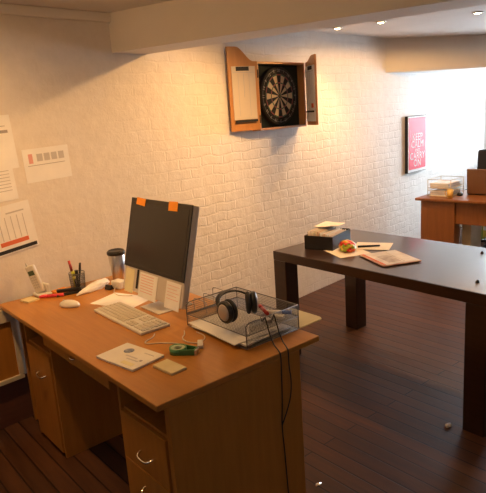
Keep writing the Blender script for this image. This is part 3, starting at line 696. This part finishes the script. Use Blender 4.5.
# dartboard
bc_ = Vector(((HX0+HX1)/2-.008, -.0165, (Z0+Z1)/2))
db = thing('dartboard', 'round black and cream dartboard hanging inside the open wooden cabinet', 'dartboard', bc_)
RX = Matrix.Rotation(R(90), 4, 'X')
b = MB(); b.lathe([(0, 0), (.226, 0), (.228, .006), (.228, .034), (.222, .038), (0, .038)], 60, M=RX); b.build('board', M_board, db)
b = MB(); z = .0384
def sector(r0, r1, i, mi):
    for k in range(3):
        a0 = R(90-9+18*i+6*k); a1 = a0+R(6)
        f = [(r0*math.cos(a0), r0*math.sin(a0)), (r1*math.cos(a0), r1*math.sin(a0)), (r1*math.cos(a1), r1*math.sin(a1)), (r0*math.cos(a1), r0*math.sin(a1))]
        b.quad([(x_, -z, y_) for x_, y_ in f], mi)
for i in range(20):
    d_ = i % 2 == 0
    sector(.0159, .099, i, 0 if d_ else 1); sector(.107, .162, i, 0 if d_ else 1)
    sector(.099, .107, i, 2 if d_ else 3); sector(.162, .170, i, 2 if d_ else 3)
b.build('scoring_beds', [M_board, M_bc, M_br, M_bg], db)
b = MB(); b.lathe([(.0064, .0386), (.0159, .0386), (.0159, .0389), (.0064, .0389)], 20, M=RX); b.build('outer_bull', M_bg, db)
b = MB(); b.lathe([(0, .0386), (.0064, .0386), (.0064, .0391), (0, .0391)], 16, M=RX); b.build('bullseye', M_br, db)
b = MB()
for i in range(20):
    a = R(81+18*i); b.cyl((.016*math.cos(a), -.0392, .016*math.sin(a)), (.17*math.cos(a), -.0392, .17*math.sin(a)), .0007, n=4)
for r_ in (.0159, .099, .107, .162, .170, .205): b.tube([(r_*math.cos(2*math.pi*i/48), -.0392, r_*math.sin(2*math.pi*i/48)) for i in range(49)], .0009 if r_ < .2 else .0016, 4)
b.build('wire_spider', M_wire, db)
nums = [20, 1, 18, 4, 13, 6, 10, 15, 2, 17, 3, 19, 7, 16, 8, 11, 14, 9, 12, 5]
M_num = mat('number_paint', (.34, .31, .27), .5)
for i, n_ in enumerate(nums):
    a = R(90-18*i)
    M = Matrix.Translation((.198*math.cos(a), -.040, .198*math.sin(a))) @ RX @ Matrix.Rotation(a-R(90), 4, 'Z')
    text_mesh('number', str(n_), .034, M_num, db, M)

# ------------------------------------------------------------------ posters on the far part of the back wall
PX, PW, PZ, PH = 4.64, .44, 1.525, .625
po = thing('poster', 'framed red poster with white lettering on the wall above the far desk', 'poster', (PX+PW/2, 0, PZ-PH/2))
b = MB(); f = .016
b.box(-PW/2, PW/2, -.035, -.001, -PH/2, PH/2, .002); b.build('poster_frame', M_blkm, po)
b = MB(); b.box(-PW/2+.006, PW/2-.006, -.037, -.0352, -PH/2+.006, PH/2-.006); b.build('mount', M_paper, po)
M_poster = mat('poster_red', (.72, .05, .08), .5, spec=.10)
b = MB(); b.box(-PW/2+.02, PW/2-.02, -.0380, -.0372, -PH/2+.035, PH/2-.02); b.build('poster_sheet', M_poster, po)
for s_, zz, sz in (('KEEP', .075, .112), ('CALM', -.005, .112), ('AND', -.072, .055), ('CARRY', -.135, .112), ('ON', -.215, .112)):
    text_mesh('lettering', s_, sz, M_paper, po, Matrix.Translation((0, -.0385, zz)) @ RX)
sheet('wall_paper_sheet', 'plain white sheet on the wall to the right of the red poster', 'paper', .31, .42, [M_paper, M_lightink], [(-.1, .1, -.02, .06, 1)], WM(5.34, 1.31))

# ------------------------------------------------------------------ far desk and what stands on it
FX = 4.10; FZ = .728
fd = thing('office_desk', 'reddish wood office desk standing at the far end below the poster', 'desk', (FX, -.40, 0))
b = MB(); b.box(0, .66, -1.7, 0, FZ-.025, FZ, .004); b.build('desktop', M_fd, fd)
b = MB(); b.box(.03, .16, -.40, -.05, .0, FZ-.0255, .002); b.build('front_panel', M_fd, fd)
b = MB(); b.box(.05, .068, -1.60, -.401, .485, FZ-.0255, .002); b.build('modesty_panel', M_fd, fd)
b = MB(); b.box(.03, .62, -1.65, -1.60, 0, FZ-.0255, .002); b.build('end_panel', M_fd, fd)
# tray of papers
ft = thing('letter_tray', 'two tier wire letter tray of papers on the left end of the far desk', 'letter tray', (FX+.30, -.585, FZ))
b = MB()
for zz in (.004, .085): grid_panel(b, (-.15, -.12, zz), (.30, 0, 0), (0, .24, 0), 20, 16, .001)
b.build('tier', M_creamframe, ft)
b = MB()
for xx in (-.15, .15):
    for yy in (-.12, .12): b.cyl((xx, yy, 0), (xx, yy, .17), .004, n=8)
for zz in (.004, .06, .085, .17): b.tube([(-.15, -.12, zz), (-.15, .12, zz), (.15, .12, zz), (.15, -.12, zz), (-.15, -.12, zz)], .003, 6)
b.build('wire_frame', mat('beige_wire', (.62, .50, .32), .5), ft)
M_bluish = mottled('bluish_paper', (.55, .58, .66), (.68, .70, .76), 12, .8)
k = 0
for zz, cnt, lb in ((.0055, 5, 'loose sheet stacked in the lower tier of the far letter tray'), (.0865, 5, 'loose sheet stacked in the upper tier of the far letter tray')):
    for i in range(cnt):
        sheet('paper_sheet', lb, 'paper', .27, .20, M_bluish if i % 2 else M_paper, (), Matrix.Translation((FX+.29+rnd.uniform(-.008, .006), -.585+rnd.uniform(-.006, .006), FZ+zz+.0095*i)) @ Matrix.Rotation(R(rnd.uniform(-2, 2)), 4, 'Z'), th=.009, group='sheets in the '+('lower' if zz < .05 else 'upper')+' tier of the far tray')
cu = thing('cup', 'small yellow cup standing beside the letter tray on the far desk', 'cup', (FX+.10, -.722, FZ))
b = MB(); b.lathe([(0, 0), (.027, 0), (.033, .085), (.030, .085), (.025, .005), (0, .005)], 24); b.build('cup_body', mat('yellow_ceramic', (.75, .50, .14), .35), cu)
b = MB(); b.tube([(0, .031, .07), (0, .05, .065), (0, .05, .03), (0, .029, .02)], .004, 8, smooth_path=1); b.build('cup_handle', mat('yellow_ceramic_handle', (.75, .50, .14), .35), cu)
me_ = thing('computer_mouse', 'dark computer mouse on the far desk beside the laptop', 'mouse', (FX+.30, -.735, FZ), R(20))
b = MB(); bmesh.ops.create_uvsphere(b.bm, u_segments=18, v_segments=10, radius=1)
for v in b.bm.verts: v.co = Vector((v.co.x*.05, v.co.y*.03, max(v.co.z, -.3)*.026+.008))
for f_ in b.bm.faces: f_.smooth = True
b.build('shell', M_blk, me_)
b = MB(); b.box(-.03, -.015, -.003, .003, .026, .034, .001); b.build('scroll_wheel', M_lightink, me_)
lp = thing('laptop', 'open laptop seen from behind its bronze lid on the far desk', 'laptop', (FX+.36, -.975, FZ))
b = MB(); b.box(0, .26, -.19, .19, 0, .020, .005); b.build('laptop_base', M_blk, lp)
b = MB(); b.box(-.012, 0, -.19, .19, .012, .262, .005, M=Matrix.Rotation(R(-4), 4, 'Y')); b.build('lid', mat('bronze_lid', (.24, .13, .075), .35, .55), lp)
b = MB(); b.box(.0005, .0015, -.17, .17, .03, .245, M=Matrix.Rotation(R(-4), 4, 'Y')); b.build('screen', M_screen, lp)
b = MB(); b.box(.06, .16, -.16, .16, .0202, .022, .0008); b.build('keys', M_blkm, lp)
# office chair behind
oc = thing('office_chair', 'black office chair behind the laptop at the far desk', 'chair', (5.14, -.80, 0), 0)
b = MB(); b.box(.03, .09, -.24, .24, .60, 1.115, .03, seg=4, M=Matrix.Translation((0, 0, 0)) @ Matrix.Rotation(R(4), 4, 'Y')); b.build('backrest', M_blkm, oc)
b = MB(); b.box(-.23, .22, -.24, .24, .44, .51, .03, seg=4); b.build('seat', M_blkm, oc)
b = MB(); b.tube([(.02, 0, .44), (.12, 0, .42), (.15, 0, .55), (.135, 0, .75)], .02, 10, smooth_path=2); b.build('back_support', M_blk, oc)
b = MB(); b.cyl((0, 0, .10), (0, 0, .44), .028, n=16); b.build('gas_lift', M_blk, oc)
for i in range(5):
    a = R(36+72*i); c_, s_ = math.cos(a), math.sin(a)
    b = MB(); b.tube([(0, 0, .12), (.15*c_, .15*s_, .10), (.28*c_, .28*s_, .075)], .018, 8); b.tube([(.28*c_, .28*s_, .075), (.28*c_, .28*s_, .05)], .010, 8)
    ftp = b.build('base_spoke', M_blk, oc)
    b = MB(); b.cyl((.28*c_-.012*s_, .28*s_+.012*c_, .026), (.28*c_+.012*s_, .28*s_-.012*c_, .026), .026, n=14); b.build('castor', M_blk, ftp)
for sy in (-1, 1):
    b = MB(); b.tube([(-.02, sy*.23, .46), (-.02, sy*.29, .48), (-.02, sy*.30, .64), (-.10, sy*.30, .67), (.10, sy*.30, .67), (.16, sy*.29, .66)], .013, 8, smooth_path=1); b.build('armrest', M_blk, oc)
# beneath the far desk
def bk(name, label, cat, x, y, w, l, hgt, m, z=0, rz=0):
    b = MB(); b.box(-w/2, w/2, -l/2, l/2, 0, hgt, .003); 
    o = b.build(name, m); o.location = (x, y, z); o.rotation_euler.z = rz; return tag(o, label, cat)
wb = thing('box_file', 'beige upright box file standing under the far desk beside its front panel', 'box file', (FX+.30, -.865, 0), 0)
b = MB(); b.box(-.13, .13, -.045, .045, 0, .50, .004); b.build('box_body', mottled('beige_card', (.46, .40, .26), (.56, .49, .34), 6, .7), wb)
b = MB(); b.lathe([(0, 0), (.012, 0), (.012, .002), (0, .002)], 14, M=Matrix.Translation((-.1302, 0, .10)) @ Matrix.Rotation(R(-90), 4, 'Y')); b.build('finger_hole', M_blkm, wb)
cols = [(.62, .66, .62), (.05, .20, .42), (.10, .32, .52), (.30, .40, .10), (.55, .45, .06), (.06, .26, .40)]
lbl = ['pale grey binder nearest the wall under the far desk', 'dark blue binder beside the pale grey one under the far desk', 'light blue binder in the middle of the row under the far desk', 'olive green binder in the row under the far desk', 'mustard yellow binder in the row under the far desk', 'teal blue binder at the end of the row under the far desk']
for i, cc in enumerate(cols):
    t = thing('ring_binder', lbl[i], 'binder', (5.62, -.335-.062*i, 0), 0, 'binders under the far desk')
    m_ = mat('binder_cover', cc, .4)
    b = MB(); b.box(-.13, .13, -.029, .029, 0, .32, .002); b.build('binder_cover', m_, t)
    b = MB(); b.box(-.1312, -.1301, -.020, .020, .14, .26); b.build('spine_label', M_paper, t)

# ------------------------------------------------------------------ litter on the floor
lump('paper_scrap', 'crumpled white paper scrap on the floor beside the near table leg', 'scrap', Matrix.Translation((1.435, -1.965, 0)), .019, .015, .010, M_paper, 21, .75, 0, 2)
lump('foil_scrap', 'tiny shiny foil scrap on the floor beside the near desk end', 'scrap', Matrix.Translation((.62, -1.72, 0)) , .015, .009, .006, M_chrome, 22, .8, 0, 2)

# ------------------------------------------------------------------ daylight
w = bpy.data.worlds.new('daylight'); S.world = w; w.use_nodes = True
bg = w.node_tree.nodes['Background']; bg.inputs[0].default_value = (.72, .87, 1, 1); bg.inputs[1].default_value = 34
pl = bpy.data.lights.new('window_portal', 'AREA'); pl.shape = 'RECTANGLE'; pl.size = WY1-WY0; pl.size_y = WZ1-WZ0; pl.cycles.is_portal = True
po_ = bpy.data.objects.new('window_portal', pl); C.objects.link(po_); po_.location = (XR+.12, (WY0+WY1)/2, (WZ0+WZ1)/2)
po_.rotation_euler = (R(90), 0, R(90))
# aim along -x
po_.rotation_euler = Vector((-1, 0, 0)).to_track_quat('-Z', 'Z').to_euler()

# ------------------------------------------------------------------ camera
cam = bpy.data.cameras.new('camera'); co = bpy.data.objects.new('camera', cam); C.objects.link(co)
yaw, pit, roll = R(45.4191), R(13.1134), R(-3.8954)
F = Vector((math.sin(yaw)*math.cos(pit), math.cos(yaw)*math.cos(pit), -math.sin(pit)))
Rt = Vector((math.cos(yaw), -math.sin(yaw), 0)); U = Rt.cross(F)
R2 = Rt*math.cos(roll)+U*math.sin(roll); U2 = -Rt*math.sin(roll)+U*math.cos(roll)
mw = Matrix((R2, U2, -F)).transposed().to_4x4(); mw.translation = (-1.1786, -3.1163, 1.6659); co.matrix_world = mw
cam.sensor_fit = 'HORIZONTAL'; cam.sensor_width = 36; cam.lens = 565.74*36/486; cam.clip_start = .02
S.camera = co
S.view_settings.view_transform = 'Standard'; S.view_settings.look = 'None'; S.view_settings.gamma = 1; S.view_settings.use_curve_mapping = False
S.view_settings.exposure = 0.13
